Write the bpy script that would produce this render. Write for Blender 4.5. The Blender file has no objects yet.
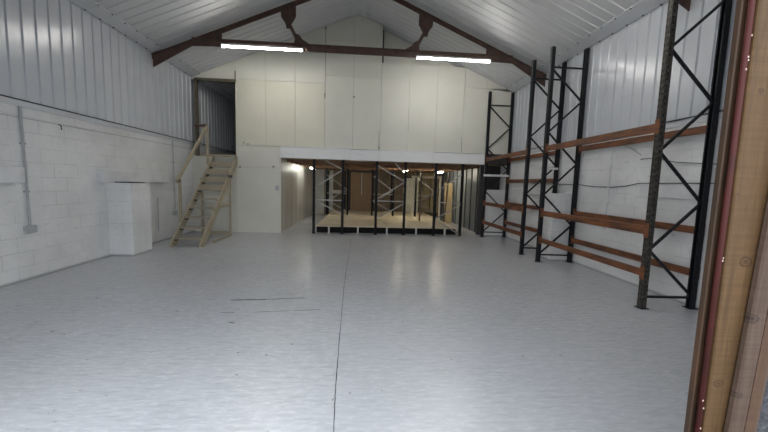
import bpy, math, random
from mathutils import Vector, Matrix
random.seed(7)
S = bpy.context.scene
COL = S.collection

# ------------------------------------------------------------------ camera
F, PITCH, YAW, ROLL = 333.54, 0.0964, 0.07, 0.0286
fw = Vector((math.sin(YAW)*math.cos(PITCH), math.cos(YAW)*math.cos(PITCH), -math.sin(PITCH)))
rt = Vector((math.cos(YAW), -math.sin(YAW), 0))
up = rt.cross(fw)
c_, s_ = math.cos(ROLL), math.sin(ROLL)
rt2 = c_*rt + s_*up
up2 = -s_*rt + c_*up
cam_data = bpy.data.cameras.new('camera')
cam_data.sensor_width = 36
cam_data.lens = F/768*36
cam_data.clip_start = 0.05
cam = bpy.data.objects.new('camera', cam_data)
COL.objects.link(cam)
m = Matrix((rt2, up2, -fw)).transposed().to_4x4()
m.translation = Vector((0, 0, 1.6))
cam.matrix_world = m
S.camera = cam

# ------------------------------------------------------------------ world, daylight and exposure
W = bpy.data.worlds.new('world')
S.world = W
W.use_nodes = True
W.node_tree.nodes['Background'].inputs[0].default_value = (0.87, 0.93, 1.0, 1)
W.node_tree.nodes['Background'].inputs[1].default_value = 1.55
pd = bpy.data.lights.new('daylight_portal', 'AREA')   # portal: steers sky sampling to the doorway, adds no light
pd.shape = 'RECTANGLE'
pd.size, pd.size_y = 4.3, 3.0
pd.cycles.is_portal = True
po = bpy.data.objects.new('daylight_portal', pd)
po.location = (-0.87, 1.12, 1.5)
po.rotation_euler = (math.pi/2, 0, 0)
COL.objects.link(po)
TUBE = 38.0          # emission of the strip light tubes
TUBE_COL = (1.0, 0.98, 0.93, 1)
S.view_settings.view_transform = 'Standard'
S.view_settings.look = 'None'
S.view_settings.gamma = 1
S.view_settings.use_curve_mapping = False
S.view_settings.exposure = 1.27

# ------------------------------------------------------------------ room measures
XL, XR = -5.0, 4.67
YF, YB, YE = 1.15, 10.36, 17.0
EAVE, RIDGE, XM = 4.54, 6.57, -0.165
H = 2.67                      # top of the blockwork
def roof_z(x):
    return EAVE + (RIDGE-EAVE)*(1-abs(x-XM)/((XR-XL)/2))

# ------------------------------------------------------------------ materials
MATS = {}
def nt(name):
    m = bpy.data.materials.new(name)
    m.use_nodes = True
    b = m.node_tree.nodes['Principled BSDF']
    return m, m.node_tree, b
def N(t, kind, **kw):
    n = t.nodes.new(kind)
    for k, v in kw.items():
        if k in n.inputs: n.inputs[k].default_value = v
        else: setattr(n, k, v)
    return n
def coords(t, scale=(1, 1, 1), rot=(0, 0, 0)):
    g = N(t, 'ShaderNodeNewGeometry')
    mp = N(t, 'ShaderNodeMapping')
    mp.inputs['Scale'].default_value = scale
    mp.inputs['Rotation'].default_value = rot
    t.links.new(g.outputs['Position'], mp.inputs['Vector'])
    return mp.outputs['Vector']
def mix(t, a, b, fac):
    n = N(t, 'ShaderNodeMix', data_type='RGBA')
    for s, v in ((n.inputs[6], a), (n.inputs[7], b), (n.inputs[0], fac)):
        if hasattr(v, 'is_linked') or isinstance(v, bpy.types.NodeSocket): t.links.new(v, s)
        elif isinstance(v, tuple): s.default_value = (*v, 1) if len(v) == 3 else v
        else: s.default_value = v
    return n.outputs[2]
def ramp(t, src, p0, p1, c0=(0, 0, 0), c1=(1, 1, 1)):
    r = N(t, 'ShaderNodeValToRGB')
    r.color_ramp.elements[0].position = p0
    r.color_ramp.elements[1].position = p1
    r.color_ramp.elements[0].color = (*c0, 1)
    r.color_ramp.elements[1].color = (*c1, 1)
    t.links.new(src, r.inputs[0])
    return r.outputs[0]
def noise(t, vec, scale, detail=4, rough=0.55):
    n = N(t, 'ShaderNodeTexNoise', Scale=scale, Detail=detail, Roughness=rough)
    t.links.new(vec, n.inputs['Vector'])
    return n.outputs['Fac']
def bump(t, b, src, strength, dist=0.01):
    n = N(t, 'ShaderNodeBump', Strength=strength, Distance=dist)
    t.links.new(src, n.inputs['Height'])
    t.links.new(n.outputs[0], b.inputs['Normal'])
    return n

def worn(name, base, dark, rough=0.6, scale=6, p0=0.45, p1=0.75, metal=0.0, stretch=(1, 1, 1), bmp=0.1, rvar=0.0):
    """paint, metal or board with irregular wear"""
    m, t, b = nt(name)
    v = coords(t, stretch)
    f = noise(t, v, scale, 6, 0.62)
    c = mix(t, base, dark, ramp(t, f, p0, p1))
    t.links.new(c, b.inputs['Base Color'])
    b.inputs['Roughness'].default_value = rough
    b.inputs['Metallic'].default_value = metal
    if bmp: bump(t, b, noise(t, v, scale*4, 5), bmp)
    MATS[name] = m
    return m

def blockwork(name, base, mortar, axis):
    m, t, b = nt(name)
    g = N(t, 'ShaderNodeNewGeometry')
    sp = N(t, 'ShaderNodeSeparateXYZ')
    t.links.new(g.outputs['Position'], sp.inputs[0])
    cb = N(t, 'ShaderNodeCombineXYZ')
    t.links.new(sp.outputs[axis], cb.inputs[0])
    t.links.new(sp.outputs[2], cb.inputs[1])
    nz = N(t, 'ShaderNodeTexNoise', Scale=1.6, Detail=2)
    t.links.new(g.outputs['Position'], nz.inputs['Vector'])
    va = N(t, 'ShaderNodeVectorMath', operation='MULTIPLY_ADD')
    va.inputs[1].default_value = (0.02, 0.02, 0)
    t.links.new(nz.outputs['Color'], va.inputs[0])
    t.links.new(cb.outputs[0], va.inputs[2])
    br = N(t, 'ShaderNodeTexBrick', Scale=1.0)
    br.inputs['Brick Width'].default_value = 0.45
    br.inputs['Row Height'].default_value = 0.2225
    br.inputs['Mortar Size'].default_value = 0.007
    br.inputs['Mortar Smooth'].default_value = 0.6
    t.links.new(va.outputs[0], br.inputs['Vector'])
    v = coords(t)
    f = noise(t, v, 1.1, 5, 0.6)
    c = mix(t, base, tuple(x*0.80 for x in base), ramp(t, f, 0.35, 0.72))
    patchy = ramp(t, noise(t, v, 2.3, 3), 0.42, 0.6, (0.05,)*3, (0.62,)*3)
    mm = N(t, 'ShaderNodeMath', operation='MULTIPLY')
    t.links.new(br.outputs['Fac'], mm.inputs[0]); t.links.new(patchy, mm.inputs[1])
    c = mix(t, c, mortar, mm.outputs[0])
    sc = ramp(t, noise(t, coords(t, (1, 1, 2.2)), 7, 6, 0.72), 0.60, 0.72)
    c = mix(t, c, tuple(x*0.62 for x in base), sc)
    # darker line close to the floor
    dz = N(t, 'ShaderNodeMapRange')
    dz.inputs['From Min'].default_value = 0.0; dz.inputs['From Max'].default_value = 0.05
    dz.inputs['To Min'].default_value = 0.7; dz.inputs['To Max'].default_value = 0.0
    t.links.new(sp.outputs[2], dz.inputs['Value'])
    c = mix(t, c, (0.07, 0.068, 0.065), dz.outputs[0])
    t.links.new(c, b.inputs['Base Color'])
    b.inputs['Roughness'].default_value = 0.62
    inv = N(t, 'ShaderNodeMath', operation='SUBTRACT'); inv.inputs[0].default_value = 1.0
    t.links.new(mm.outputs[0], inv.inputs[1])
    b1 = bump(t, b, inv.outputs[0], 0.45, 0.008)
    b2 = N(t, 'ShaderNodeBump', Strength=0.5, Distance=0.02)
    t.links.new(noise(t, v, 12, 5, 0.7), b2.inputs['Height'])
    t.links.new(b2.outputs[0], b1.inputs['Normal'])
    MATS[name] = m
    return m

WHITE = (0.82, 0.82, 0.815)
blockwork('painted_block', WHITE, (0.50, 0.50, 0.50), 1)
blockwork('painted_block_end', WHITE, (0.50, 0.50, 0.50), 0)
worn('concrete_ledge', (0.72, 0.725, 0.73), (0.6, 0.6, 0.6), 0.7, 3)
worn('sheet_wall', (0.58, 0.60, 0.635), (0.53, 0.55, 0.585), 0.24, 1.3, bmp=0.02)
worn('sheet_roof', (0.60, 0.605, 0.615), (0.54, 0.545, 0.555), 0.42, 1.0, bmp=0.02)
worn('flashing', (0.60, 0.615, 0.64), (0.52, 0.53, 0.55), 0.35, 2)
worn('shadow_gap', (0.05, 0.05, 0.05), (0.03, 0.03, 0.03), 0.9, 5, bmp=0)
worn('cream_panel', (0.66, 0.65, 0.575), (0.59, 0.58, 0.51), 0.5, 0.9, 0.4, 0.8, bmp=0.03)
worn('cream_panel_warm', (0.66, 0.64, 0.53), (0.59, 0.575, 0.47), 0.5, 0.9, 0.4, 0.8, bmp=0.03)
worn('panel_mark', (0.20, 0.19, 0.16), (0.3, 0.28, 0.22), 0.8, 12)
worn('white_fascia', (0.74, 0.745, 0.74), (0.60, 0.60, 0.60), 0.5, 5, 0.55, 0.8, stretch=(0.5, 1, 3))
worn('truss_steel', (0.105, 0.058, 0.043), (0.055, 0.035, 0.03), 0.65, 7, 0.4, 0.7)
worn('rack_black', (0.016, 0.018, 0.022), (0.045, 0.04, 0.036), 0.5, 30, 0.52, 0.75, metal=0.2)
worn('rack_worn', (0.035, 0.031, 0.026), (0.12, 0.105, 0.085), 0.6, 26, 0.45, 0.7, metal=0.2)
worn('rack_slot', (0.006, 0.006, 0.006), (0.004, 0.004, 0.004), 0.9, 5, bmp=0)
worn('beam_orange', (0.23, 0.078, 0.026), (0.055, 0.028, 0.02), 0.5, 5, 0.38, 0.68, stretch=(3, 0.5, 3))
worn('rusty_brown', (0.13, 0.06, 0.035), (0.05, 0.03, 0.022), 0.8, 9)
worn('galvanised', (0.36, 0.35, 0.33), (0.22, 0.21, 0.20), 0.5, 10, metal=0.4)
worn('post_navy', (0.008, 0.008, 0.011), (0.016, 0.013, 0.012), 0.6, 14)
worn('joist_brown', (0.20, 0.11, 0.06), (0.07, 0.04, 0.025), 0.8, 5)
worn('ceiling_board', (0.42, 0.34, 0.22), (0.28, 0.21, 0.13), 0.8, 3)
worn('inner_metal', (0.68, 0.66, 0.62), (0.45, 0.42, 0.38), 0.42, 1.6, 0.4, 0.7, stretch=(1, 1.6, 0.12), metal=0.35, bmp=0.6)
worn('inner_grey', (0.17, 0.195, 0.215), (0.13, 0.145, 0.16), 0.4, 2)
worn('dark_steel', (0.035, 0.035, 0.04), (0.05, 0.045, 0.04), 0.6, 8)
worn('dark_brown', (0.035, 0.03, 0.03), (0.06, 0.05, 0.045), 0.85, 6, stretch=(1, 1, 5))
worn('brown_ply', (0.19, 0.135, 0.08), (0.12, 0.085, 0.05), 0.6, 3, stretch=(4, 4, 0.5))
worn('yellow_ply', (0.48, 0.37, 0.20), (0.38, 0.29, 0.15), 0.6, 3, stretch=(4, 4, 0.5))
worn('door_brown', (0.26, 0.155, 0.065), (0.20, 0.115, 0.05), 0.45, 3, stretch=(6, 6, 0.5))
worn('off_white', (0.60, 0.60, 0.55), (0.52, 0.52, 0.48), 0.5, 2)
worn('cream_door', (0.84, 0.80, 0.64), (0.78, 0.74, 0.58), 0.5, 2)
worn('plastic_grey', (0.42, 0.43, 0.44), (0.36, 0.37, 0.38), 0.5, 8)
worn('cable_dark', (0.06, 0.06, 0.065), (0.12, 0.12, 0.12), 0.6, 10)
worn('cable_grey', (0.34, 0.35, 0.36), (0.25, 0.25, 0.26), 0.6, 10)
worn('lamp_body', (0.62, 0.62, 0.60), (0.55, 0.55, 0.53), 0.4, 5)
worn('door_frame_steel', (0.07, 0.038, 0.022), (0.03, 0.022, 0.016), 0.5, 5, 0.35, 0.75, stretch=(6, 1, 0.8), metal=0.1)
worn('red_oxide', (0.055, 0.012, 0.010), (0.028, 0.010, 0.008), 0.6, 12, 0.5, 0.75, stretch=(1, 1, 0.5))
worn('pipe_fleck', (0.55, 0.42, 0.38), (0.3, 0.15, 0.12), 0.6, 30)
worn('post_brown_green', (0.13, 0.115, 0.08), (0.07, 0.05, 0.035), 0.7, 8)
worn('rough_black', (0.035, 0.035, 0.04), (0.10, 0.10, 0.11), 0.9, 30, 0.5, 0.7, bmp=0.8)
worn('outside_ground', (0.22, 0.22, 0.22), (0.14, 0.14, 0.14), 0.9, 3)
worn('board_white', (0.75, 0.76, 0.76), (0.6, 0.6, 0.6), 0.5, 6)

def wood(name, base, dark, knot, axis, rough=0.65, ring=18.0, sx=1.0, knots=()):
    """sawn timber: grain runs along the axis, with knots"""
    m, t, b = nt(name)
    sc = [sx, sx, sx]; sc[axis] = 0.06*sx
    v = coords(t, tuple(sc))
    wv = N(t, 'ShaderNodeTexNoise', Scale=ring*3.2, Detail=6, Roughness=0.6, Distortion=0.6)
    t.links.new(v, wv.inputs['Vector'])
    c = mix(t, base, dark, ramp(t, wv.outputs['Fac'], 0.35, 0.72))
    v2 = coords(t)
    c = mix(t, c, tuple(x*0.8 for x in base), ramp(t, noise(t, v2, 3.0, 3), 0.45, 0.7))
    vo = N(t, 'ShaderNodeTexVoronoi', Scale=1.0)
    ks = [9, 9, 9]; ks[axis] = 3.2
    t.links.new(coords(t, tuple(ks)), vo.inputs['Vector'])
    if not knots: c = mix(t, c, knot, ramp(t, vo.outputs['Distance'], 0.06, 0.17, (1,)*3, (0,)*3))
    if knots:
        g = N(t, 'ShaderNodeNewGeometry')
        wob = N(t, 'ShaderNodeTexNoise', Scale=22.0, Detail=3)
        t.links.new(g.outputs['Position'], wob.inputs['Vector'])
        saw = ramp(t, noise(t, coords(t, (4, 4, 110)), 1.0, 2, 0.5), 0.35, 0.7)   # saw marks across the board
        c = mix(t, c, mix(t, c, dark, 0.45), saw)
    for kx, kz, kr in knots:
        sb_ = N(t, 'ShaderNodeVectorMath', operation='SUBTRACT'); sb_.inputs[1].default_value = (kx, 0, kz)
        t.links.new(g.outputs['Position'], sb_.inputs[0])
        sc_ = N(t, 'ShaderNodeVectorMath', operation='MULTIPLY'); sc_.inputs[1].default_value = (1/kr, 0, 1.35/kr)
        t.links.new(sb_.outputs[0], sc_.inputs[0])
        ad = N(t, 'ShaderNodeVectorMath', operation='MULTIPLY_ADD'); ad.inputs[1].default_value = (0.9, 0, 0.9)
        t.links.new(wob.outputs['Color'], ad.inputs[0]); 
        of = N(t, 'ShaderNodeVectorMath', operation='SUBTRACT'); of.inputs[1].default_value = (0.45, 0, 0.45)
        t.links.new(sc_.outputs[0], of.inputs[0]); t.links.new(of.outputs[0], ad.inputs[2])
        ln = N(t, 'ShaderNodeVectorMath', operation='LENGTH')
        t.links.new(ad.outputs[0], ln.inputs[0])
        c = mix(t, c, tuple(0.6*x for x in dark), ramp(t, ln.outputs['Value'], 0.8, 1.25, (1,)*3, (0,)*3))
        c = mix(t, c, tuple(0.5*(x+y) for x, y in zip(base, knot)), ramp(t, ln.outputs['Value'], 0.55, 0.85, (1,)*3, (0,)*3))
        c = mix(t, c, knot, ramp(t, ln.outputs['Value'], 0.25, 0.5, (1,)*3, (0,)*3))
    t.links.new(c, b.inputs['Base Color'])
    b.inputs['Roughness'].default_value = rough
    bump(t, b, wv.outputs['Fac'], 0.35, 0.004)
    MATS[name] = m
wood('jamb_timber', (0.115, 0.064, 0.028), (0.06, 0.033, 0.014), (0.06, 0.03, 0.015), 2, knots=((1.375, 1.36, 0.026), (1.33, 0.9, 0.022), (1.345, 1.95, 0.014), (1.31, 1.60, 0.007)))
wood('jamb_timber_grey', (0.10, 0.066, 0.048), (0.05, 0.032, 0.023), (0.04, 0.025, 0.02), 2, knots=((1.385, 0.87, 0.016), (1.395, 1.16, 0.026), (1.43, 1.45, 0.018)))
wood('jamb_timber_brown', (0.11, 0.064, 0.041), (0.06, 0.034, 0.022), (0.04, 0.025, 0.02), 2, knots=((1.455, 1.18, 0.026), (1.46, 1.4, 0.014)))
wood('stair_pine', (0.43, 0.375, 0.27), (0.33, 0.28, 0.20), (0.25, 0.17, 0.09), 1, 0.7)
wood('stair_pine_post', (0.43, 0.37, 0.265), (0.33, 0.28, 0.20), (0.25, 0.17, 0.09), 2, 0.7)
wood('tread_pine', (0.38, 0.335, 0.26), (0.28, 0.24, 0.185), (0.25, 0.17, 0.09), 0, 0.7)
wood('deck_pine', (0.62, 0.54, 0.41), (0.53, 0.455, 0.33), (0.30, 0.2, 0.1), 0, 0.6)

# floor paint with joint, scratches, scuffs
def floor_mat():
    m, t, b = nt('floor_paint')
    v = coords(t)
    c = mix(t, (0.55, 0.562, 0.585), (0.48, 0.49, 0.512), ramp(t, noise(t, v, 0.6, 6, 0.6), 0.3, 0.72))
    v3 = coords(t, (1.4, 11, 1))
    c = mix(t, c, (0.36, 0.37, 0.39), ramp(t, noise(t, v3, 2.4, 6, 0.7), 0.45, 0.85))
    c = mix(t, c, (0.70, 0.71, 0.72), ramp(t, noise(t, coords(t, (2, 7, 1)), 5.0, 6, 0.7), 0.48, 0.8))
    c = mix(t, c, (0.30, 0.30, 0.29), ramp(t, noise(t, v, 13.0, 2, 0.5), 0.71, 0.76))
    # the slab right of the joint was painted again, a shade lighter
    sp = N(t, 'ShaderNodeSeparateXYZ'); t.links.new(v, sp.inputs[0])
    gx = N(t, 'ShaderNodeMath', operation='GREATER_THAN'); gx.inputs[1].default_value = -0.2
    ly = N(t, 'ShaderNodeMath', operation='LESS_THAN'); ly.inputs[1].default_value = 3.4
    t.links.new(sp.outputs[0], gx.inputs[0]); t.links.new(sp.outputs[1], ly.inputs[0])
    mu = N(t, 'ShaderNodeMath', operation='MULTIPLY'); t.links.new(gx.outputs[0], mu.inputs[0]); t.links.new(ly.outputs[0], mu.inputs[1])
    m2 = N(t, 'ShaderNodeMath', operation='MULTIPLY'); t.links.new(mu.outputs[0], m2.inputs[0]); m2.inputs[1].default_value = 0.22
    c = mix(t, c, (0.50, 0.51, 0.53), m2.outputs[0])
    t.links.new(c, b.inputs['Base Color'])
    b.inputs['Roughness'].default_value = 0.25
    b.inputs['Specular IOR Level'].default_value = 0.45
    b1 = bump(t, b, noise(t, v3, 9, 6, 0.7), 0.07, 0.01)
    b2 = N(t, 'ShaderNodeBump', Strength=0.08, Distance=0.03)
    t.links.new(noise(t, v, 1.4, 2), b2.inputs['Height'])
    t.links.new(b2.outputs[0], b1.inputs['Normal'])
    MATS['floor_paint'] = m
floor_mat()

for k_ in ('jamb_timber', 'jamb_timber_grey', 'jamb_timber_brown', 'door_frame_steel', 'red_oxide', 'post_navy', 'rack_black'):
    MATS[k_].node_tree.nodes['Principled BSDF'].inputs['Specular IOR Level'].default_value = 0.2

def glow(name, col, st):
    m, t, b = nt(name)
    b.inputs['Base Color'].default_value = (0.9, 0.9, 0.9, 1)
    b.inputs['Emission Color'].default_value = col
    b.inputs['Emission Strength'].default_value = st
    MATS[name] = m
glow('tube_light', TUBE_COL, TUBE)
glow('tube_light_warm', (1.0, 0.91, 0.72, 1), 34.0)
glow('tube_light_cool', (0.97, 1.0, 0.93, 1), 20.0)

# ------------------------------------------------------------------ mesh helpers
ORIGIN = {}
class MB:
    def __init__(s): s.v = []; s.f = []; s.mi = []; s.cur = 0
    def mesh(s, vs, fs):
        o = len(s.v); s.v += [Vector(q) for q in vs]
        for f in fs: s.f.append([o+i for i in f]); s.mi.append(s.cur)
        return s
    def box(s, x0, x1, y0, y1, z0, z1, bev=0.0):
        x0, x1 = min(x0, x1), max(x0, x1); y0, y1 = min(y0, y1), max(y0, y1); z0, z1 = min(z0, z1), max(z0, z1)
        return s.hull(Vector(((x0+x1)/2, (y0+y1)/2, (z0+z1)/2)), Vector((1, 0, 0)), Vector((0, 1, 0)), Vector((0, 0, 1)), x1-x0, y1-y0, z1-z0, bev)
    def hull(s, c, ax, ay, az, lx, ly, lz, bev=0.0):
        """box along z with its four long edges chamfered; the longest side takes the prism direction"""
        dims = [(lx, ax), (ly, ay), (lz, az)]
        k = max(range(3), key=lambda i: dims[i][0])
        L, w = dims[k]; (a, u), (b, v) = [dims[i] for i in range(3) if i != k]
        bev = min(bev, a*0.4, b*0.4)
        if bev > 0:
            pr = [(-a/2+bev, -b/2), (a/2-bev, -b/2), (a/2, -b/2+bev), (a/2, b/2-bev), (a/2-bev, b/2), (-a/2+bev, b/2), (-a/2, b/2-bev), (-a/2, -b/2+bev)]
        else:
            pr = [(-a/2, -b/2), (a/2, -b/2), (a/2, b/2), (-a/2, b/2)]
        n = len(pr)
        vs = [c+u*p+v*q-w*L/2 for p, q in pr]+[c+u*p+v*q+w*L/2 for p, q in pr]
        fs = [list(range(n))[::-1], list(range(n, 2*n))]+[[i, (i+1) % n, n+(i+1) % n, n+i] for i in range(n)]
        return s.mesh(vs, fs)
    def bar(s, p, q, w, h, bev=0.0, upv=(0, 0, 1)):
        p, q = Vector(p), Vector(q); d = (q-p).normalized(); u = d.cross(Vector(upv))
        if u.length < 1e-4: u = d.cross(Vector((0, 1, 0)))
        u.normalize(); v = u.cross(d)
        L = (q-p).length
        pr = [(-w/2, -h/2), (w/2, -h/2), (w/2, h/2), (-w/2, h/2)]
        if bev:
            a, b = w/2, h/2
            pr = [(-a+bev, -b), (a-bev, -b), (a, -b+bev), (a, b-bev), (a-bev, b), (-a+bev, b), (-a, b-bev), (-a, -b+bev)]
        n = len(pr)
        vs = [p+u*a+v*b for a, b in pr]+[q+u*a+v*b for a, b in pr]
        return s.mesh(vs, [list(range(n))[::-1], list(range(n, 2*n))]+[[i, (i+1) % n, n+(i+1) % n, n+i] for i in range(n)])
    def tube(s, pts, r, n=8):
        pts = [Vector(p) for p in pts]; rings = []
        for i, p in enumerate(pts):
            d = (pts[min(i+1, len(pts)-1)]-pts[max(i-1, 0)]).normalized()
            u = d.cross(Vector((0, 0, 1)))
            if u.length < 1e-3: u = Vector((1, 0, 0))
            u.normalize(); v = u.cross(d)
            rings.append([p+u*r*math.cos(2*math.pi*k/n)+v*r*math.sin(2*math.pi*k/n) for k in range(n)])
        vs = [q for rg in rings for q in rg]; fs = []
        for i in range(len(pts)-1):
            for k in range(n): fs.append([i*n+k, i*n+(k+1) % n, (i+1)*n+(k+1) % n, (i+1)*n+k])
        fs += [list(range(n))[::-1], [(len(pts)-1)*n+k for k in range(n)]]
        return s.mesh(vs, fs)
    def prism(s, pts, d):
        pts = [Vector(p) for p in pts]; d = Vector(d); n = len(pts)
        return s.mesh(pts+[p+d for p in pts], [list(range(n))[::-1], list(range(n, 2*n))]+[[i, (i+1) % n, n+(i+1) % n, n+i] for i in range(n)])
    def build(s, name, mats, parent=None, smooth=False, label=None):
        if isinstance(mats, str): mats = [mats]
        o3 = ORIGIN.get(parent.name, Vector()) if parent else Vector()
        me = bpy.data.meshes.new(name)
        me.from_pydata([p-o3 for p in s.v], [], s.f)
        for k in mats: me.materials.append(MATS[k])
        for p, i in zip(me.polygons, s.mi): p.material_index = i; p.use_smooth = smooth
        import bmesh
        bm = bmesh.new(); bm.from_mesh(me); bmesh.ops.recalc_face_normals(bm, faces=bm.faces); bm.to_mesh(me); bm.free()
        o = bpy.data.objects.new(name, me)
        COL.objects.link(o)
        if parent:
            o.parent = parent
            ORIGIN[o.name] = o3
        if label: o['label'] = label
        return o
def tag(o, label, cat, group=None):
    o['label'] = label; o['category'] = cat
    if group: o['group'] = group
    return o
def thing(name, loc, label, cat, group=None):
    o = bpy.data.objects.new(name, None)
    o.empty_display_size = 0.1
    o.location = loc
    COL.objects.link(o)
    ORIGIN[o.name] = Vector(loc)
    return tag(o, label, cat, group)
def struct(o):
    o['kind'] = 'structure'
    return o
def copy_tree(o, parent=None):
    c = o.copy(); COL.objects.link(c)
    if parent: c.parent = parent
    for ch in list(o.children): copy_tree(ch, c)
    return c
def box1(*a, **k): return MB().box(*a, **k)

# ------------------------------------------------------------------ the setting
fl = struct(box1(XL-0.2, XR+0.2, YF, YE+0.2, -0.15, 0.0).build('floor', 'floor_paint'))
og = struct(box1(-9, 9, -8, YF-0.001, -0.17, -0.02).build('ground', 'outside_ground'))
# floor joint and gouges, thin cuts in the paint
j = MB()
pts = [(-0.14, 1.9), (-0.17, 2.6), (-0.185, 3.1), (-0.205, 3.9), (-0.235, 5.1), (-0.245, 6.2), (-0.25, 7.6), (-0.26, 9.6)]
for a, b in zip(pts, pts[1:]):
    n = 6
    for k in range(n):
        p = (a[0]+(b[0]-a[0])*k/n+random.uniform(-.004, .004), a[1]+(b[1]-a[1])*k/n)
        q = (a[0]+(b[0]-a[0])*(k+1)/n, a[1]+(b[1]-a[1])*(k+1)/n)
        j.bar((p[0], p[1], 0.0005), (q[0], q[1], 0.0005), random.uniform(0.004, 0.008), 0.002)
struct(j.build('floor_joint', 'dark_steel', fl))
j = MB()
for (x0, y0, x1, y1, w) in [(-1.70, 4.44, -1.25, 4.47, .03), (-1.25, 4.47, -0.75, 4.54, .016), (-1.28, 4.02, -0.85, 4.07, .009), (-0.8, 4.08, -0.48, 4.11, .008), (-1.66, 4.01, -1.5, 4.01, .012), (-1.45, 3.72, -1.38, 3.70, .014), (-0.85, 3.0, -0.83, 3.0, .014), (-1.12, 3.05, -1.10, 3.04, .014), (-1.0, 2.68, -0.98, 2.68, .012)]:
    n = max(1, int(abs(x1-x0)/0.06))
    for k in range(n):
        a, b = k/n, (k+1)/n
        j.bar((x0+(x1-x0)*a, y0+(y1-y0)*a+random.uniform(-.004, .004), 0.0005), (x0+(x1-x0)*b, y0+(y1-y0)*b, 0.0005), w*random.uniform(.6, 1), 0.002)
struct(j.build('floor_gouge', 'dark_steel', fl))

# lower blockwork with piers, ledges and the corrugated cladding above
def sheet(mb, axis_pts, o, du, dv, L, pitch, depth, nrm):
    """trapezoid sheet: ribs repeat along du, run along dv; depth goes towards nrm"""
    prof = [(0, 0), (0.40, 0), (0.46, 1), (0.56, 1), (0.62, 0), (1.0, 0)]
    n = int(math.ceil(L/pitch)); row = []
    for k in range(n):
        for u, d in prof[:-1]:
            s = (k+u)*pitch
            if s <= L: row.append((s, d*depth))
    row.append((L, 0))
    vs = []
    for s, d in row:
        vs.append(o+du*s+nrm*d); 
    for s, d in row:
        vs.append(o+du*s+nrm*d+dv)
    m = len(row)
    mb.mesh(vs, [[i, i+1, m+i+1, m+i] for i in range(m-1)])

def side_wall(sgn, name):
    X = XL if sgn < 0 else XR
    w = struct(box1(X, X+sgn*0.2, YF-0.2, YE+0.2, 0, H-0.1).build(name, 'painted_block'))
    c = MB()
    sheet(c, None, Vector((X, YF-0.2, H)), Vector((0, 1, 0)), Vector((0, 0, EAVE-H+0.03)), YE+0.4-YF, 0.2205, 0.018, Vector((-sgn, 0, 0)))
    c.build('cladding', 'sheet_wall', w)
    c = MB().box(X-sgn*0.012, X+sgn*0.2, YF-0.2, YE+0.2, H-0.1, H-0.006)
    c.build('cap_flashing', 'flashing', w)
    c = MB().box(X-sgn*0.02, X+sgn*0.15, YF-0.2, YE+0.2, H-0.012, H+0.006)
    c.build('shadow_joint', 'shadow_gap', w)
    g = MB()     # eave flashing from the wall top up onto the roof, with bolt heads
    x0, z0, x1 = X-sgn*0.03, EAVE-0.02, X-sgn*0.28
    z1 = roof_z(x1)-0.035
    g.prism([(x0, YF-0.2, z0), (x1, YF-0.2, z1), (x1, YF-0.2, z1+0.012), (x0, YF-0.2, z0+0.016)], (0, YE+0.4-YF, 0))
    g.cur = 1
    y = YF
    while y < YE:
        for xx, zz in ((x0-sgn*0.012, z0-0.002), (x1+sgn*0.012, z1-0.006)):
            g.box(xx-0.009, xx+0.009, y-0.009, y+0.009, zz-0.012, zz+0.01)
        y += 0.34
    g.cur = 0
    g.build('eave_flashing', ['flashing', 'dark_steel'], w)
    return w
wl = side_wall(-1, 'wall_left')
wr = side_wall(1, 'wall_right')

def pier(wall, name, x0, x1, y0, y1, h):
    b = MB()
    b.box(x0, x1, y0, y1, 0, h)
    o = b.build(name, ['painted_block', 'painted_block_end'], wall)
    for p in o.data.polygons:
        if abs(p.normal.y) > 0.5: p.material_index = 1
pier(wl, 'pier', XL, -4.55, 6.95, 7.55, 1.47)
pier(wr, 'pier', 4.21, XR, 7.02, 7.56, 1.49)
pier(wr, 'pier', 4.02, XR, 10.50, 11.05, 1.50)
def ledge(wall, xa, xb, y0, y1, z0, z1):
    MB().box(xa, xb, y0, y1, z0, z1, 0.008).build('ledge', 'concrete_ledge', wall)
ledge(wl, XL, -4.86, 6.68, 8.90, 1.475, 1.70)
ledge(wl, XL, -4.86, 2.9, 5.20, 1.46, 1.69)
ledge(wr, 4.642, XR, 2.9, 5.30, 1.50, 1.70)
ledge(wr, 4.60, XR, 7.80, 9.6, 1.42, 1.56)
MB().box(-4.86, -4.56, 6.96, 7.40, 1.47, 1.49).build('mortar_gap', 'shadow_gap', wl)
MB().bar((XL+0.004, 4.0, 2.40), (XL+0.004, 10.3, 2.46), 0.008, 0.008).build('wall_crack', 'cable_grey', wl)
MB().bar((XL+0.003, 8.56, 0.25), (XL+0.003, 8.57, 1.1), 0.02, 0.008).build('wall_crack', 'cable_grey', wl)

# ceiling: two slopes of ribbed sheet, ridge cap
def ceiling():
    e = MB()
    for sgn in (-1, 1):
        X = XL if sgn < 0 else XR
        o = Vector((X+sgn*0.05, YF-0.2, roof_z(X+sgn*0.05)))
        top = Vector((XM, YF-0.2, RIDGE))
        dv = top-o
        nrm = Vector((0, 1, 0)).cross(dv).normalized()
        if nrm.z > 0: nrm = -nrm
        sheet(e, None, o, Vector((0, 1, 0)), dv, YE+0.4-YF, 0.2205, 0.012, nrm)
    c = struct(e.build('ceiling', 'sheet_roof'))
    r = MB()
    for sgn in (-1, 1):
        x1 = XM+sgn*0.22
        r.prism([(XM, YF-0.2, RIDGE-0.05), (x1, YF-0.2, roof_z(x1)-0.05), (x1, YF-0.2, roof_z(x1)-0.04), (XM, YF-0.2, RIDGE-0.04)], (0, YE+0.4-YF, 0))
    r.build('ridge_flashing', 'flashing', c)
ceiling()

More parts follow.
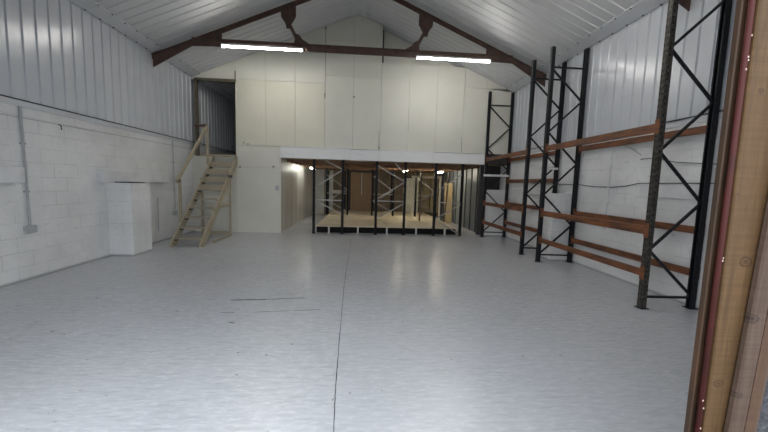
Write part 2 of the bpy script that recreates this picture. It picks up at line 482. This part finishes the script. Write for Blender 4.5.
# front wall around the doorway (behind the viewer's frame, shades the room)
fwall = MB()
Y0, Y1 = YF-0.0, YF+0.15
DX0, DX1, DH = -3.0, 1.62, 3.0
fwall.box(XL, DX0, Y0, Y1, 0, EAVE)
fwall.box(DX1, XR, Y0, Y1, 0, EAVE)
fwall.box(DX0, DX1, Y0, Y1, DH, EAVE)
fwall.prism([(XL, Y0, EAVE), (XR, Y0, EAVE), (XM, Y0, RIDGE)], (0, Y1-Y0, 0))
struct(fwall.build('wall_front', 'sheet_wall'))

# back partition of cream panels
bp_ = MB()
def panel(x0, x1, z0, z1, y=YB, warm=False, d=0.05):
    """panel whose top may follow the roof"""
    bp_.cur = 1 if warm else 0
    za, zb = min(z1, roof_z(x0)-0.01), min(z1, roof_z(x1)-0.01)
    g = 0.003
    pl = [(x0+g, y, z0+g), (x1-g, y, z0+g), (x1-g, y, zb-g)]
    if x0 < XM < x1 and z1 > RIDGE-0.2: pl.append((XM, y, RIDGE-0.01))
    pl.append((x0+g, y, za-g))
    bp_.prism(pl, (0, d, 0))
sx = [-3.75, -2.87, -2.02, -1.14, -0.30, 0.54, 1.39, 2.25, 3.09, 3.80, XR]
OPX0, OPX1 = -4.87, -3.75
panel(XL, OPX1, 4.46, 9)
panel(XL, OPX1, 0.0, 2.27)
panel(-3.75, -2.435, 0.0, 1.98, warm=False)
panel(-3.75, -2.435, 1.98, 2.62)
for i, (a, b) in enumerate(zip(sx, sx[1:])):
    if b <= -1.0:
        panel(a, b, 2.62, 4.52, warm=True); panel(a, b, 4.52, 9)
    elif b < 0.6:
        panel(a, b, 2.62, 4.75); panel(a, b, 4.75, 5.75 if i == 3 else 9)
        if i == 3: panel(a, b, 5.75, 9)
    elif a < 3.05:
        panel(a, b, 2.62, 5.20)
        if a > 2.0: pass
    else:
        panel(a, b, 2.62, 4.60, warm=False); panel(a, b, 4.60, 9)
# recessed strip above the right hand panels
for a, b in ((0.54, 1.38), (1.38, 2.25), (2.25, 3.09)):
    panel(a, b, 5.20, 9, y=YB+0.25)
bw = struct(bp_.build('wall_back', ['cream_panel', 'cream_panel_warm']))
bk = MB()
bk.prism([(-3.75, YB+0.42, 2.45), (XR, YB+0.42, 2.45), (XR, YB+0.42, roof_z(XR)-0.02), (XM, YB+0.42, RIDGE-0.03), (-3.75, YB+0.42, roof_z(-3.75)-0.03)], (0, 0.03, 0))
bk.box(-3.75, -2.51, YB+0.052, YB+0.07, 0, 2.29)
bk.build('backing', 'brown_ply', bw)
mk = MB()
def stripz(x, z0, z1, w=0.012): mk.box(x-w/2, x+w/2, YB-0.004, YB, z0, z1)
stripz(-1.14, 4.2, 6.12, 0.016); mk.box(-1.165, -1.125, YB-0.02, YB, 4.10, 4.24)
stripz(-1.14, 6.05, 6.13, 0.05)
mk.box(-0.31, -0.25, YB-0.015, YB, 4.15, 4.19)
stripz(0.50, 2.64, 3.2, 0.012); mk.box(0.49, 0.53, YB-0.01, YB, 2.65, 2.72)
stripz(1.39, 3.2, 3.9, 0.008); stripz(3.08, 2.64, 3.1, 0.012)
for x, z in ((-3.64, 1.98), (-2.66, 2.02)):
    mk.tube([(x, YB-0.01, z), (x, YB, z)], 0.032, 8)
for x, z in ((-3.52, 2.70), (-3.40, 2.66)):
    mk.tube([(x, YB-0.006, z), (x, YB, z)], 0.025, 7)
mk.build('panel_mark', 'panel_mark', bw)
MB().box(0.53, 0.585, YB+0.05, YB+0.25, 5.20, 6.17).build('reveal_shadow', 'shadow_gap', bw)  # dark strip drawn as the shadow line beside the recess
sw = tag(MB().box(-2.60, -2.50, YB-0.02, YB, 1.31, 1.45, 0.004).build('light_switch', 'plastic_grey'), 'small grey switch on the cream partition left of the mezzanine opening', 'switch')
# frame of the upper opening
fr = MB()
fr.box(OPX0-0.02, OPX0+0.05, YB-0.05, YB+0.05, 2.27, 4.46)
fr.box(OPX0-0.02, OPX1+0.03, YB-0.05, YB+0.05, 4.42, 4.50)
fr.box(OPX1-0.005, OPX1+0.02, YB-0.02, YB+0.06, 4.45, 4.75)
struct(fr.build('trim_1', 'post_brown_green'))
# fascia beam of the mezzanine, in lengths
fb = MB()
xs = [-2.435, -0.35, 0.53, 1.9, 2.2, 3.35, 3.82]
for a, b in zip(xs, xs[1:]):
    fb.box(a+0.002, b-0.002, YB-0.07, YB+0.06, 2.28+random.uniform(0, .008), 2.615-random.uniform(0, .012), 0.004)
fb.box(-2.435, 3.82, YB-0.08, YB, 2.615, 2.628)
struct(fb.build('trim_2', 'white_fascia'))
struct(MB().box(3.82, XR, YB-0.02, YB+0.2, 2.30, 2.62).build('trim_3', 'dark_brown'))

# mezzanine floor and the storeroom under it
struct(MB().box(XL, XR, YB+0.06, YE+0.1, 2.30, 2.335).build('floor_mezzanine', 'ceiling_board'))
struct(MB().box(-2.50, -2.435, YB, YE, 0, 2.30).build('wall_inner_left', 'inner_metal'))
iw = MB()
iw.box(4.0, 4.06, 11.15, YE, 0, 2.30)
y = 11.3
while y < YE:
    iw.cur = 1; iw.box(3.975, 4.0, y, y+0.05, 0, 2.30); iw.cur = 0
    y += 0.62
struct(iw.build('wall_inner_right', ['inner_grey', 'dark_steel']))
struct(MB().box(3.86, 4.0, 10.72, 10.86, 0, 2.30, 0.01).build('trim_4', 'dark_steel'))
struct(MB().box(4.02, XR, 11.06, 11.12, 0, 2.30).build('trim_5', 'dark_brown'))  # dark colour stands in for the unlit void above the far pier
bi = MB()
bi.box(-2.5, 4.1, YE, YE+0.1, 0, 2.30)
for x in (-1.4, -0.62, 0.64, 1.2, 2.1, 2.95, 3.5):
    bi.cur = 0; bi.box(x, x+0.05, YE-0.02, YE, 0, 2.30)
bi.cur = 1
bi.box(1.15, 2.0, YE-0.012, YE, 0.2, 2.2)
bi.cur = 2
bi.box(-2.42, -1.86, YE-0.03, YE, 0, 2.28); bi.box(-1.80, -1.42, YE-0.03, YE, 0.1, 2.2)
bi.cur = 3
bi.box(2.95, 3.95, YE-0.02, YE, 0.2, 2.2)
struct(bi.build('wall_inner_back', ['brown_ply', 'brown_ply', 'off_white', 'yellow_ply']))
struct(MB().box(XL, XR, YE+0.1, YE+0.16, 2.3, EAVE).prism([(XL, YE+0.1, EAVE), (XR, YE+0.1, EAVE), (XM, YE+0.1, RIDGE)], (0, 0.06, 0)).build('wall_end', 'dark_brown'))
# double door
d = MB().box(-0.62, 0.66, YE-0.05, YE, 2.14, 2.22).box(-0.62, -0.54, YE-0.05, YE, 0, 2.14).box(0.58, 0.66, YE-0.05, YE, 0, 2.14)
d1 = struct(d.build('door_1', 'dark_steel'))
for a, b, hx in ((-0.54, 0.015, -0.03), (0.025, 0.58, 0.07)):
    lf = MB().box(a, b, YE-0.045, YE-0.005, 0.0, 2.13, 0.003).build('door_leaf', 'door_brown', d1)
MB().box(0.0, 0.03, YE-0.06, YE-0.045, 1.0, 2.1).build('edge_strip', 'off_white', d1)
d2 = struct(MB().box(2.14, 2.92, YE-0.05, YE-0.003, 0.0, 1.92, 0.003).build('door_2', 'cream_door'))
MB().box(2.12, 2.94, YE-0.03, YE-0.002, 1.92, 1.98).build('door_frame', 'dark_steel', d2)

# ------------------------------------------------------------------ roof trusses
def truss(Y, label, full=True):
    t = thing('roof_truss', (XM, Y, 4.75), label, 'roof truss', 'brown steel trusses under the roof')
    hw = (XR-XL)/2
    D = 0.045
    off = 0.07
    for sgn in (-1, 1):
        xe = XM+sgn*(hw-0.01)
        r = MB()
        # rafter: two flanges of an angle pair
        a = Vector((xe, Y, roof_z(xe)-off)); b = Vector((XM, Y, RIDGE-off))
        r.prism([(xe, Y-D, roof_z(xe)-off), (XM, Y-D, RIDGE-off), (XM, Y-D, RIDGE-off-0.02), (xe, Y-D, roof_z(xe)-off-0.02)], (0, 2*D, 0))
        r.prism([(xe, Y-0.012, roof_z(xe)-off-0.02), (XM, Y-0.012, RIDGE-off-0.02), (XM, Y-0.012, RIDGE-off-0.105), (xe, Y-0.012, roof_z(xe)-off-0.105)], (0, 0.024, 0))
        r.build('rafter', 'truss_steel', t)
        # knee plate at the eave
        k = MB()
        z = lambda x: roof_z(x)-off-0.02
        x0 = XM+sgn*(hw-0.03)
        x1 = x0-sgn*0.42; x2 = x0-sgn*0.95
        k.prism([(x0, Y-0.01, z(x0)+0.05), (x2, Y-0.01, z(x2)), (x2, Y-0.01, z(x2)-0.11), (x1, Y-0.01, z(x1)-0.20), (x0, Y-0.01, 4.19)], (0, 0.02, 0))
        k.build('knee_plate', 'truss_steel', t)
        # plate where the tie beam meets the rafter
        g = MB()
        xa, xb = XM+sgn*3.90, XM+sgn*3.22
        g.prism([(xa, Y-0.013, z(xa)), (xb, Y-0.013, z(xb)-0.05), (xb, Y-0.013, 4.74), (XM+sgn*4.02, Y-0.013, 4.72)], (0, 0.026, 0))
        for q in range(5):
            xx = xb+(xa-xb)*(q+0.5)/5
            g.box(xx-0.012, xx+0.012, Y-0.026, Y-0.013, 4.77, 4.795)
        g.build('gusset_plate', 'truss_steel', t)
        # strut with its curved upper plate and foot
        s = MB()
        T = XM+sgn*1.66
        zt = z(T)
        prof = [(T-sgn*(-0.17), z(T+sgn*0.17)), (T-sgn*0.17, z(T-sgn*0.17)), (T-sgn*0.175, zt-0.26), (T-sgn*0.12, zt-0.36), (T-sgn*0.05, zt-0.46), (T-sgn*0.03, zt-0.54), (T+sgn*0.05, zt-0.54), (T+sgn*0.08, zt-0.42), (T+sgn*0.17, zt-0.30), (T+sgn*0.19, zt-0.14)]
        s.prism([(x, Y-0.009, zz) for x, zz in prof], (0, 0.018, 0))
        s.bar((T+sgn*0.0, Y, zt-0.40), (XM+sgn*1.42, Y, 4.93), 0.05, 0.075)
        s.prism([(XM+sgn*1.48, Y-0.012, 5.14), (XM+sgn*1.40, Y-0.012, 5.10), (XM+sgn*1.32, Y-0.012, 5.0), (XM+sgn*1.10, Y-0.012, 4.88), (XM+sgn*1.54, Y-0.012, 4.88)], (0, 0.024, 0))
        s.build('strut', 'truss_steel', t)
    b = MB()
    b.box(XM-3.9, XM+3.9, Y-0.05, Y+0.05, 4.885, 4.90)
    b.box(XM-3.9, XM+3.9, Y-0.012, Y+0.012, 4.735, 4.885)
    b.build('tie_beam', 'truss_steel', t)
    return t
truss(8.55, 'brown steel roof truss with a tie beam crossing in front of the cream partition')
truss(4.75, 'nearer brown steel roof truss, only its eave bracket showing at the top right')

# ------------------------------------------------------------------ strip lights
def strip(x0, x1, y, z, label, mat='tube_light', group='strip lights fixed under the roof trusses'):
    cx = (x0+x1)/2
    t = thing('strip_light', (cx, y, z), label, 'light', group)
    bd = MB()
    bd.prism([(x0, y-0.045, z+0.05), (x0, y-0.03, z+0.015), (x0, y+0.03, z+0.015), (x0, y+0.045, z+0.05)], (x1-x0, 0, 0))
    bd.build('housing', 'lamp_body', t)
    for xx in (x0, x1): MB().box(xx-0.012, xx+0.012, y-0.035, y+0.035, z-0.035, z+0.05, 0.004).build('end_cap', 'lamp_body', t)
    MB().tube([(x0+0.01, y, z-0.005), (x1-0.01, y, z-0.005)], 0.019, 12).build('tube', mat, t, smooth=True)
    return t
strip(-3.35, -1.47, 8.45, 4.72, 'lit white strip light on the left half of the truss tie beam')
strip(1.28, 3.13, 8.45, 4.70, 'lit white strip light on the right half of the truss tie beam')
strip(1.9, 3.75, 4.68, 4.72, 'added strip light under the nearer truss, out of view, brightening the right wall')  # unseen lamp, added to brighten the right wall

def strip_y(x, y0, y1, z, label, mat='tube_light_warm'):
    t = thing('tube_light', (x, (y0+y1)/2, z), label, 'light', 'strip lights under the mezzanine')
    MB().box(x-0.035, x+0.035, y0, y1, z+0.01, z+0.05, 0.004).build('housing', 'lamp_body', t)
    MB().tube([(x, y0+0.02, z-0.01), (x, y1-0.02, z-0.01)], 0.02, 10).build('tube', mat, t, smooth=True)
strip_y(-1.95, 13.0, 14.3, 2.13, 'strip light under the mezzanine beside the shiny left wall', 'tube_light_cool')
strip_y(1.75, 13.0, 14.2, 2.13, 'strip light under the mezzanine over the middle of the platform')
strip_y(3.15, 12.9, 14.1, 2.13, 'strip light under the mezzanine nearest its grey right wall')
# joists under the mezzanine floor
for i, yy in enumerate([11.15, 11.75, 12.55, 13.35, 14.3, 15.1, 15.9, 16.7]):
    o = MB().box(-2.43, 3.97, yy-0.03, yy+0.03, 2.215, 2.30, 0.004).build('joist', 'joist_brown')
    tag(o, 'rusty brown joist running across under the mezzanine floor', 'joist', 'joists under the mezzanine floor')

# ------------------------------------------------------------------ pallet racks on the right
PH = 4.5
PW, PDp = 0.072, 0.075   # along y, along x
def channel(mb, x, y, z0, z1, open_dir, w=PW, d=PDp, th=0.006):
    """C-section post; open_dir = +1 opens towards +x"""
    o = open_dir
    xb = x-o*d/2; xo = x+o*d/2
    pl = [(xb, y-w/2), (xo, y-w/2), (xo, y-w/2+0.018), (xo-o*th, y-w/2+0.018), (xo-o*th, y-w/2+th), (xb+o*th, y-w/2+th), (xb+o*th, y+w/2-th), (xo-o*th, y+w/2-th), (xo-o*th, y+w/2-0.018), (xo, y+w/2-0.018), (xo, y+w/2), (xb, y+w/2)]
    mb.prism([(a, b, z0) for a, b in pl], (0, 0, z1-z0))
def rack_post(parent, x, y, o, mat, zt=PH, slots=True, front=True):
    p = MB()
    channel(p, x, y, 0.008, zt, o)
    p.cur = 1
    if slots:
        z = 0.12
        xb = x-o*PDp/2
        while z < zt-0.05:
            if o > 0:
                for dy in (-0.018, 0.018): p.box(xb-0.0008, xb+0.001, y+dy-0.006, y+dy+0.006, z-0.016, z+0.016)
            yf = y-PW/2
            p.box(x-0.014, x+0.002, yf-0.0008, yf+0.001, z+0.01, z+0.034)
            p.box(x+0.012, x+0.020, yf-0.0008, yf+0.001, z-0.016, z-0.002)
            z += 0.076
    p.cur = 0
    ob = p.build('post', [mat, 'rack_slot'], parent)
    MB().box(x-0.06, x+0.07, y-0.06, y+0.06, 0.0, 0.008).box(x-0.045, x-0.03, y-0.055, y-0.04, 0.008, 0.022).build('foot_plate', 'rack_black', ob)
XFp, XRp = 3.88, 4.60
def rack_frame(parent, y, first_front, mat_f='rack_black', mat_r='rack_black'):
    rack_post(parent, XFp, y, 1, mat_f)
    rack_post(parent, XRp, y, -1, mat_r)
    xa, xb = XFp+0.02, XRp-0.02
    zs = [0.18, 0.81, 1.46, 2.13, 2.78, 3.43, 4.06]
    MB().bar((xa, y, 0.16), (xb, y, 0.15), 0.03, 0.03).build('brace', 'rack_black', parent)
    MB().bar((xa, y, 4.10), (xb, y, 4.10), 0.03, 0.03).build('brace', 'rack_black', parent)
    fr_ = first_front
    for a, b in zip(zs, zs[1:]):
        p, q = ((xa, y, a), (xb, y, b)) if fr_ else ((xb, y, a), (xa, y, b))
        MB().bar(p, q, 0.028, 0.032).build('brace', 'rack_black', parent)
        fr_ = not fr_
def rack_beam(parent, x, y0, y1, zt, h=0.105, side=-1):
    b = MB()
    b.box(x-0.025, x+0.025, y0+0.037, y1-0.037, zt-h, zt, 0.006)
    ob = b.build('beam', 'beam_orange', parent)
    for yy in (y0, y1):
        c = MB()
        s = 1 if yy == y0 else -1
        c.box(x+side*0.045, x+side*0.039, yy-0.034, yy+s*0.037, zt-h-0.035, zt+0.05)
        c.box(x-0.03, x+0.03, yy+s*0.037, yy+s*0.043, zt-h-0.035, zt+0.05)
        c.build('beam_connector', 'beam_orange', ob)
YA, Yb, Yc, Yd = 4.20, 6.92, 7.68, 10.36-0.05
r1 = thing('pallet_rack', (4.24, (YA+Yb)/2, 0), 'nearer black pallet rack bay with orange beams against the white right wall', 'pallet rack', 'pallet rack bays along the right wall')
rack_frame(r1, YA, False, 'rack_worn', 'rack_black')
rack_frame(r1, Yb, True)
for z in (2.49, 1.125, 0.535):
    rack_beam(r1, XFp, YA, Yb, z, 0.11 if z > 1 else 0.095, -1)
    rack_beam(r1, XRp, YA, Yb, z+0.01, 0.10, 1)
r2 = thing('pallet_rack', (4.24, (Yc+Yd)/2, 0), 'farther black pallet rack bay in the corner by the cream partition', 'pallet rack', 'pallet rack bays along the right wall')
rack_frame(r2, Yc, True)
rack_frame(r2, Yd, True)
for z in (2.49, 1.125, 0.53):
    rack_beam(r2, XFp, Yc, Yd, z, 0.10, -1)
    rack_beam(r2, XRp, Yc, Yd, z+0.01, 0.10, 1)
rack_beam(r2, XRp, Yc, Yd, 1.84, 0.10, 1)
MB().box(3.80, 4.60, Yd-0.075, Yd-0.040, 1.92, 1.985, 0.004).build('cross_bar', 'board_white', r2, label='white bar across the end frame')
MB().box(3.93, 4.60, Yc-0.075, Yc-0.040, 2.04, 2.09, 0.004).build('cross_bar', 'board_white', r2, label='white bar across the near frame')

# ------------------------------------------------------------------ frames of slim posts under the mezzanine
def slim_frame(x0, x1, y, z0, z1, pattern, label, group):
    t = thing('post_frame', ((x0+x1)/2, y, z0), label, 'metal frame', group)
    for x in (x0, x1):
        p = MB(); o = 1 if x == x0 else -1
        w = 0.075
        channel(p, x, y, z0+0.006, z1, o, w=0.07, d=0.075)
        pb = p.build('post', 'post_navy', t)
        MB().box(x-0.05, x+0.05, y-0.05, y+0.05, z0, z0+0.006).build('foot_plate', 'post_navy', pb)
    for a, za, b, zb in pattern:
        xa = x0+(x1-x0)*a; xb = x0+(x1-x0)*b
        s = 0.02 if a < b else -0.02
        MB().bar((xa+s if a != b else xa, y-0.02, za), (xb-s, y-0.02, zb), 0.03, 0.028).build('brace', 'galvanised', t)
    return t
Yp = YB+0.03
frs = 'slim black frames holding up the mezzanine edge'
frb = 'slim black frames standing on the platform'
frx = [(-1.45, -0.57), (0.47, 1.36), (2.32, 3.17)]
pats = [[(0.35, 2.26, 1, 2.0), (1, 1.98, 0, 1.42), (0, 1.05, 1, 1.05), (0.1, 1.0, 1, 0.63)],
        [(0.0, 2.15, 1, 1.68), (1, 1.66, 0, 1.12), (0, 1.06, 1, 1.06), (1, 1.0, 0, 0.5), (0.6, 2.25, 1, 1.92)],
        [(1, 1.95, 0, 1.38), (0, 1.06, 1, 1.06), (1, 1.0, 0, 0.53), (0, 0.53, 1, 0.05)]]
lbs = ['black post frame at the left end of the mezzanine edge', 'black post frame in the middle of the mezzanine edge', 'black post frame at the right end of the mezzanine edge']
for (a, b), p, l in zip(frx, pats, lbs):
    slim_frame(a, b, Yp, 0, 2.28, p, l, frs)
DZ = 0.235
lbs = ['black post frame on the platform behind the left front frame', 'black post frame on the platform behind the middle front frame', 'black post frame on the platform behind the right front frame']
pb_ = [(0, 1.9, 1, 1.3), (1, 1.3, 0, 0.85), (0, 0.85, 1, 0.4), (0, 1.15, 1, 1.15)]
for (a, b), l in zip(frx, lbs):
    slim_frame(a, b, 14.15, DZ, 2.18, pb_, l, frb)
lbs = ['black post frame behind the platform, left of the brown doors', 'black post frame behind the platform, right of the brown doors', 'black post frame behind the platform, before the cream door']
for (a, b), l in zip(((-1.62, -0.80), (0.72, 1.5), (2.98, 3.75)), lbs):
    slim_frame(a, b, 16.6, 0.0, 2.18, [(0, 1.9, 1, 1.3), (1, 1.3, 0, 0.6)], l, frb)

# platform: boards on short legs
pf = thing('timber_platform', (0.86, 13.6, 0), 'low pale chipboard platform on short legs under the mezzanine', 'platform')
dk = MB()
px0, px1, py0, py1 = -1.40, 3.12, YB+0.085, 16.54
nx = 4
for i in range(nx):
    for jx, (ya, yb2) in enumerate(((py0, 12.4), (12.4, 14.6), (14.6, py1))):
        a, b = px0+(px1-px0)*i/nx, px0+(px1-px0)*(i+1)/nx
        dk.box(a+0.002, b-0.002, ya+0.002, yb2-0.002, DZ-0.022, DZ)
dk.build('deck', 'deck_pine', pf)
rl = MB()
for yy in (12.4, 14.6, py1-0.05): rl.box(px0, px1, yy-0.022, yy+0.022, DZ-0.082, DZ-0.0222)
rl.build('bearer', 'rusty_brown', pf)
MB().box(px0+0.01, px1-0.01, py0+0.22, py0+0.24, 0.005, DZ-0.0225).build('void_board', 'rack_slot', pf)  # black board added so the void under the deck reads dark
for yy in (py0+0.06, 12.4, 14.6, 16.4):
    for x in (-0.99, -0.08, 0.84, 1.78, 2.71):
        MB().box(x-0.025, x+0.025, yy-0.035, yy+0.035, 0, DZ-0.0821 if yy > 11 else DZ-0.0222, 0.003).build('leg', 'off_white', pf)
# loose timbers in the store
tf = thing('stud_frame', (2.75, 13.0, DZ), 'light timber frame of two studs and a header on the platform', 'timber frame')
MB().box(1.98, 2.04, 12.95, 13.0, DZ, 1.86, .003).build('stud', 'cream_door', tf)
MB().box(3.06, 3.12, 12.95, 13.0, DZ, 1.86, .003).build('stud', 'cream_door', tf)
MB().box(1.96, 3.14, 12.94, 13.01, 1.86, 1.95, .003).build('header', 'deck_pine', tf)
tag(MB().bar((2.22, 12.45, DZ), (2.24, 12.45, 2.18), 0.055, 0.055, 0.004).build('timber_prop', 'brown_ply'), 'thin brown prop standing on the platform behind the right front frame', 'prop')
tag(MB().bar((3.20, 12.6, 0), (3.32, 12.6, 2.18), 0.06, 0.05, 0.004).build('timber_prop', 'brown_ply'), 'slightly leaning brown prop beside the platform near the yellow board', 'prop')
tag(MB().mesh([], []).prism([(3.56, 14.0, 0.0), (3.90, 14.0, 0.0), (3.90, 14.12, 1.72), (3.56, 14.12, 1.72)], (0, 0.018, 0)).build('plywood_board', 'yellow_ply'), 'yellow plywood board standing on end near the grey right wall', 'board')
sb = thing('wall_shelf', (-1.15, 16.9, 1.1), 'white shelf board on the back wall left of the brown doors', 'shelf')
MB().box(-1.45, -0.85, 16.78, 16.98, 1.08, 1.22, .004).build('board', 'off_white', sb)
MB().box(-1.40, -1.36, 16.82, 16.98, 0.95, 1.08).box(-0.94, -0.90, 16.82, 16.98, 0.95, 1.08).build('bracket', 'dark_steel', sb)

# ------------------------------------------------------------------ timber stairs
st = thing('timber_stairs', (-4.06, 9.1, 0), 'open pale timber staircase rising to the dark upper doorway', 'stairs')
xl, xr_ = -4.375, -3.71
A = (7.93, 0.0); B = (10.30, 2.30)
def stringer(x0, x1):
    s = MB()
    d = 0.115
    # slanted board, foot cut level with the floor, head cut plumb
    sl = (B[1]-A[1])/(B[0]-A[0])
    s.prism([(x0, A[0]-0.02, 0.0), (x0, A[0]+0.20, 0.0), (x0, B[0], B[1]-0.24), (x0, B[0], B[1]), (x0, A[0]-0.02, 0.07)], (x1-x0, 0, 0))
    return s
stringer(xl-0.02, xl+0.025).build('stringer', 'stair_pine', st)
stringer(xr_-0.025, xr_+0.02).build('stringer', 'stair_pine', st)
for i in range(9):
    z = 0.2+0.2225*i; y = 8.05+0.2375*i
    t_ = MB().box(xl+0.025, xr_-0.025, y-0.03, y+0.17, z-0.035, z, 0.004).build('tread', 'tread_pine', st)
    MB().box(xl+0.025, xl+0.06, y, y+0.14, z-0.075, z-0.0352).box(xr_-0.06, xr_-0.025, y, y+0.14, z-0.075, z-0.0352).build('cleat', 'dark_steel' if i % 2 else 'rusty_brown', t_)
    if i >= 5: MB().box(xl+0.025, xr_-0.025, y+0.15, y+0.17, z, z+0.12).build('riser', 'stair_pine', t_)
MB().box(xl-0.02, xr_+0.02, 10.17, 10.31, 2.25, 2.30, 0.004).build('landing_board', 'tread_pine', st)
MB().box(xl-0.065, xl-0.02, 8.45, 8.52, 0.40, 1.60, 0.004).build('post', 'stair_pine_post', st)
MB().box(xl-0.065, xl-0.02, 9.98, 10.05, 2.0, 3.14, 0.004).build('post', 'stair_pine_post', st)
MB().bar((xl-0.045, 8.36, 1.51), (xl-0.045, 10.0, 3.08), 0.045, 0.09, 0.004).build('handrail', 'stair_pine', st)
MB().bar((-4.86, 10.26, 3.12), (-4.42, 10.05, 3.12), 0.04, 0.05).build('top_rail', 'rusty_brown', st, label='rusty rail tying the handrail to the doorway post')
MB().box(xr_+0.02, xr_+0.065, 9.58, 9.65, 0, 1.82, 0.004).build('post', 'stair_pine_post', st)
MB().box(xl-0.02, xl-0.065, 9.58, 9.65, 0, 1.62, 0.004).build('post', 'stair_pine_post', st)
MB().box(xr_+0.021, xr_+0.06, 8.5, 9.58, 0.01, 0.06, 0.003).build('ground_rail', 'stair_pine', st)
MB().box(xr_+0.021, xr_+0.06, 8.95, 9.62, 0.86, 0.93, 0.003).build('side_rail', 'stair_pine', st)
MB().box(xl-0.02, xr_+0.02, 9.66, 9.70, 0.04, 0.13, 0.003).build('cross_rail', 'stair_pine', st)
MB().tube([(xr_+0.02, 9.63, 1.68), (xr_+0.09, 9.6, 1.68)], 0.045, 10).build('clamp', 'dark_steel', st)
MB().tube([(xl-0.09, 8.42, 1.53), (xl-0.0, 8.42, 1.53)], 0.03, 8).build('bolt', 'dark_steel', st)

# ------------------------------------------------------------------ conduits, boxes and cables
def conduit(x, y, z0, z1, s, label, box=True, r=0.016, mat='plastic_grey'):
    t = thing('cable_conduit', (x, y, z0), label, 'conduit')
    MB().tube([(x+s*0.02, y, z1), (x+s*0.02, y+0.01, (z0+z1)/2), (x+s*0.02, y+0.02, z0)], r, 8).build('pipe', mat, t)
    for zz in (z0+(z1-z0)*0.3, z0+(z1-z0)*0.7):
        MB().box(x, x+s*0.035, y-0.03, y+0.04, zz-0.012, zz+0.012).build('clip', mat, t)
    if box:
        MB().box(x, x+s*0.055, y-0.07, y+0.09, z0-0.09, z0+0.02, 0.006).build('socket_box', 'plastic_grey', t)
conduit(XL, 5.33, 0.80, 2.57, 1, 'grey conduit dropping to a socket box at the near end of the left wall')
conduit(XL, 9.28, 0.70, 2.57, 1, 'thin grey conduit beside the staircase on the left wall', True, 0.013)
conduit(XR, 6.01, 0.85, 2.57, -1, 'pale vertical conduit on the right wall behind the nearer rack bay', False, 0.014, 'concrete_ledge')
def cable(pts, label, r=0.008, mat='cable_dark', nm='cable'):
    P = []
    for i in range(len(pts)-1):
        for k in range(6):
            u = k/6; P.append(tuple(pts[i][c]*(1-u)+pts[i+1][c]*u for c in range(3)))
    P.append(pts[-1])
    tag(MB().tube(P, r, 6).build(nm, mat), label, 'cable')
cable([(4.655, 8.9, 1.72), (4.655, 6.9, 1.70), (4.655, 6.4, 1.66), (4.655, 5.95, 1.655), (4.655, 5.6, 1.68), (4.655, 5.33, 1.73), (4.655, 4.2, 1.73), (4.655, 3.6, 1.72)], 'dark cable sagging along the right wall just above the near ledge')
cable([(4.655, 5.35, 2.13), (4.655, 5.09, 2.13), (4.655, 4.7, 2.04), (4.655, 4.12, 1.98), (4.655, 3.6, 1.99)], 'short thin cable behind the nearest rack frame on the right wall', 0.006)
cable([(4.65, 5.1, 2.665), (4.64, 4.75, 2.65), (4.65, 4.4, 2.67), (4.65, 4.1, 2.68)], 'loose wire along the top of the white blockwork behind the nearest frame', 0.006)
cable([(4.655, 6.0, 2.5), (4.655, 5.6, 2.35), (4.655, 5.35, 2.2)], 'thin grey wire slanting down the right wall from the conduit', 0.006, 'cable_grey')
tag(MB().tube([(XL+0.01, 5.95, 2.42), (XL+0.035, 5.97, 2.40), (XL+0.015, 6.0, 2.34)], 0.008, 6).build('wall_hook', 'cable_dark'), 'small dark hook high on the white left blockwork', 'hook')
# upright sheet edge trim at the front end of the right wall
struct(MB().box(XR-0.05, XR-0.002, 3.86, 4.02, 0.0, EAVE).build('trim_6', 'board_white', None))

# ------------------------------------------------------------------ doorway at the right of the frame
J = 1.10
fs = MB()
fs.box(1.262, 1.35, J+0.012, J+0.020, 0, DH)
fs.box(1.262, 1.270, J+0.004, J+0.012, 0, DH)
struct(fs.build('trim_7', 'door_frame_steel'))
rod = MB().tube([(1.2895, J-0.005, 0.0), (1.2895, J-0.005, DH)], 0.009, 14).build('door_pipe', 'red_oxide', None, smooth=True)
tag(rod, 'thin dark red painted pipe running up beside the timber door post', 'pipe')
fk = MB()
for z, a in ((0.80, 0.2), (0.83, -0.4), (1.36, 0.3), (1.37, 0.6), (2.02, -0.2), (2.05, 0.3), (2.06, 0.1), (2.13, 0.5), (0.72, 0.0)):
    x = 1.290+0.009*math.sin(a); y = J-0.005-0.009*math.cos(a)
    fk.box(x-0.002, x+0.002, y-0.0012, y+0.002, z-0.003, z+0.003)
fk.build('paint_fleck', 'pipe_fleck', rod)
tag(MB().box(1.300, 1.468, J-0.020, J+0.010, 0, DH, 0.004).build('door_post', 'jamb_timber'), 'broad yellow pine post with knots at the right edge of the doorway', 'post')
def lean(mb):
    for v in mb.v: v.x += 0.055*(v.z-0.75)
    return mb
bd = lean(MB().box(1.370, 1.430, J-0.048, J-0.022, 0, 2.45, 0.006))
o = bd.build('door_board', 'jamb_timber_grey')
tag(o, 'weathered grey-brown board nailed over the pine door post', 'board')
lean(MB().prism([(1.430, J-0.046, 0), (1.455, J-0.056, 0), (1.480, J-0.045, 0), (1.480, J-0.022, 0), (1.430, J-0.022, 0)], (0, 0, 2.45))).build('bevelled_edge', 'jamb_timber_brown', o)
struct(MB().box(1.47, 1.75, J-0.019, J+0.045, 0, DH).build('trim_8', 'rough_black'))
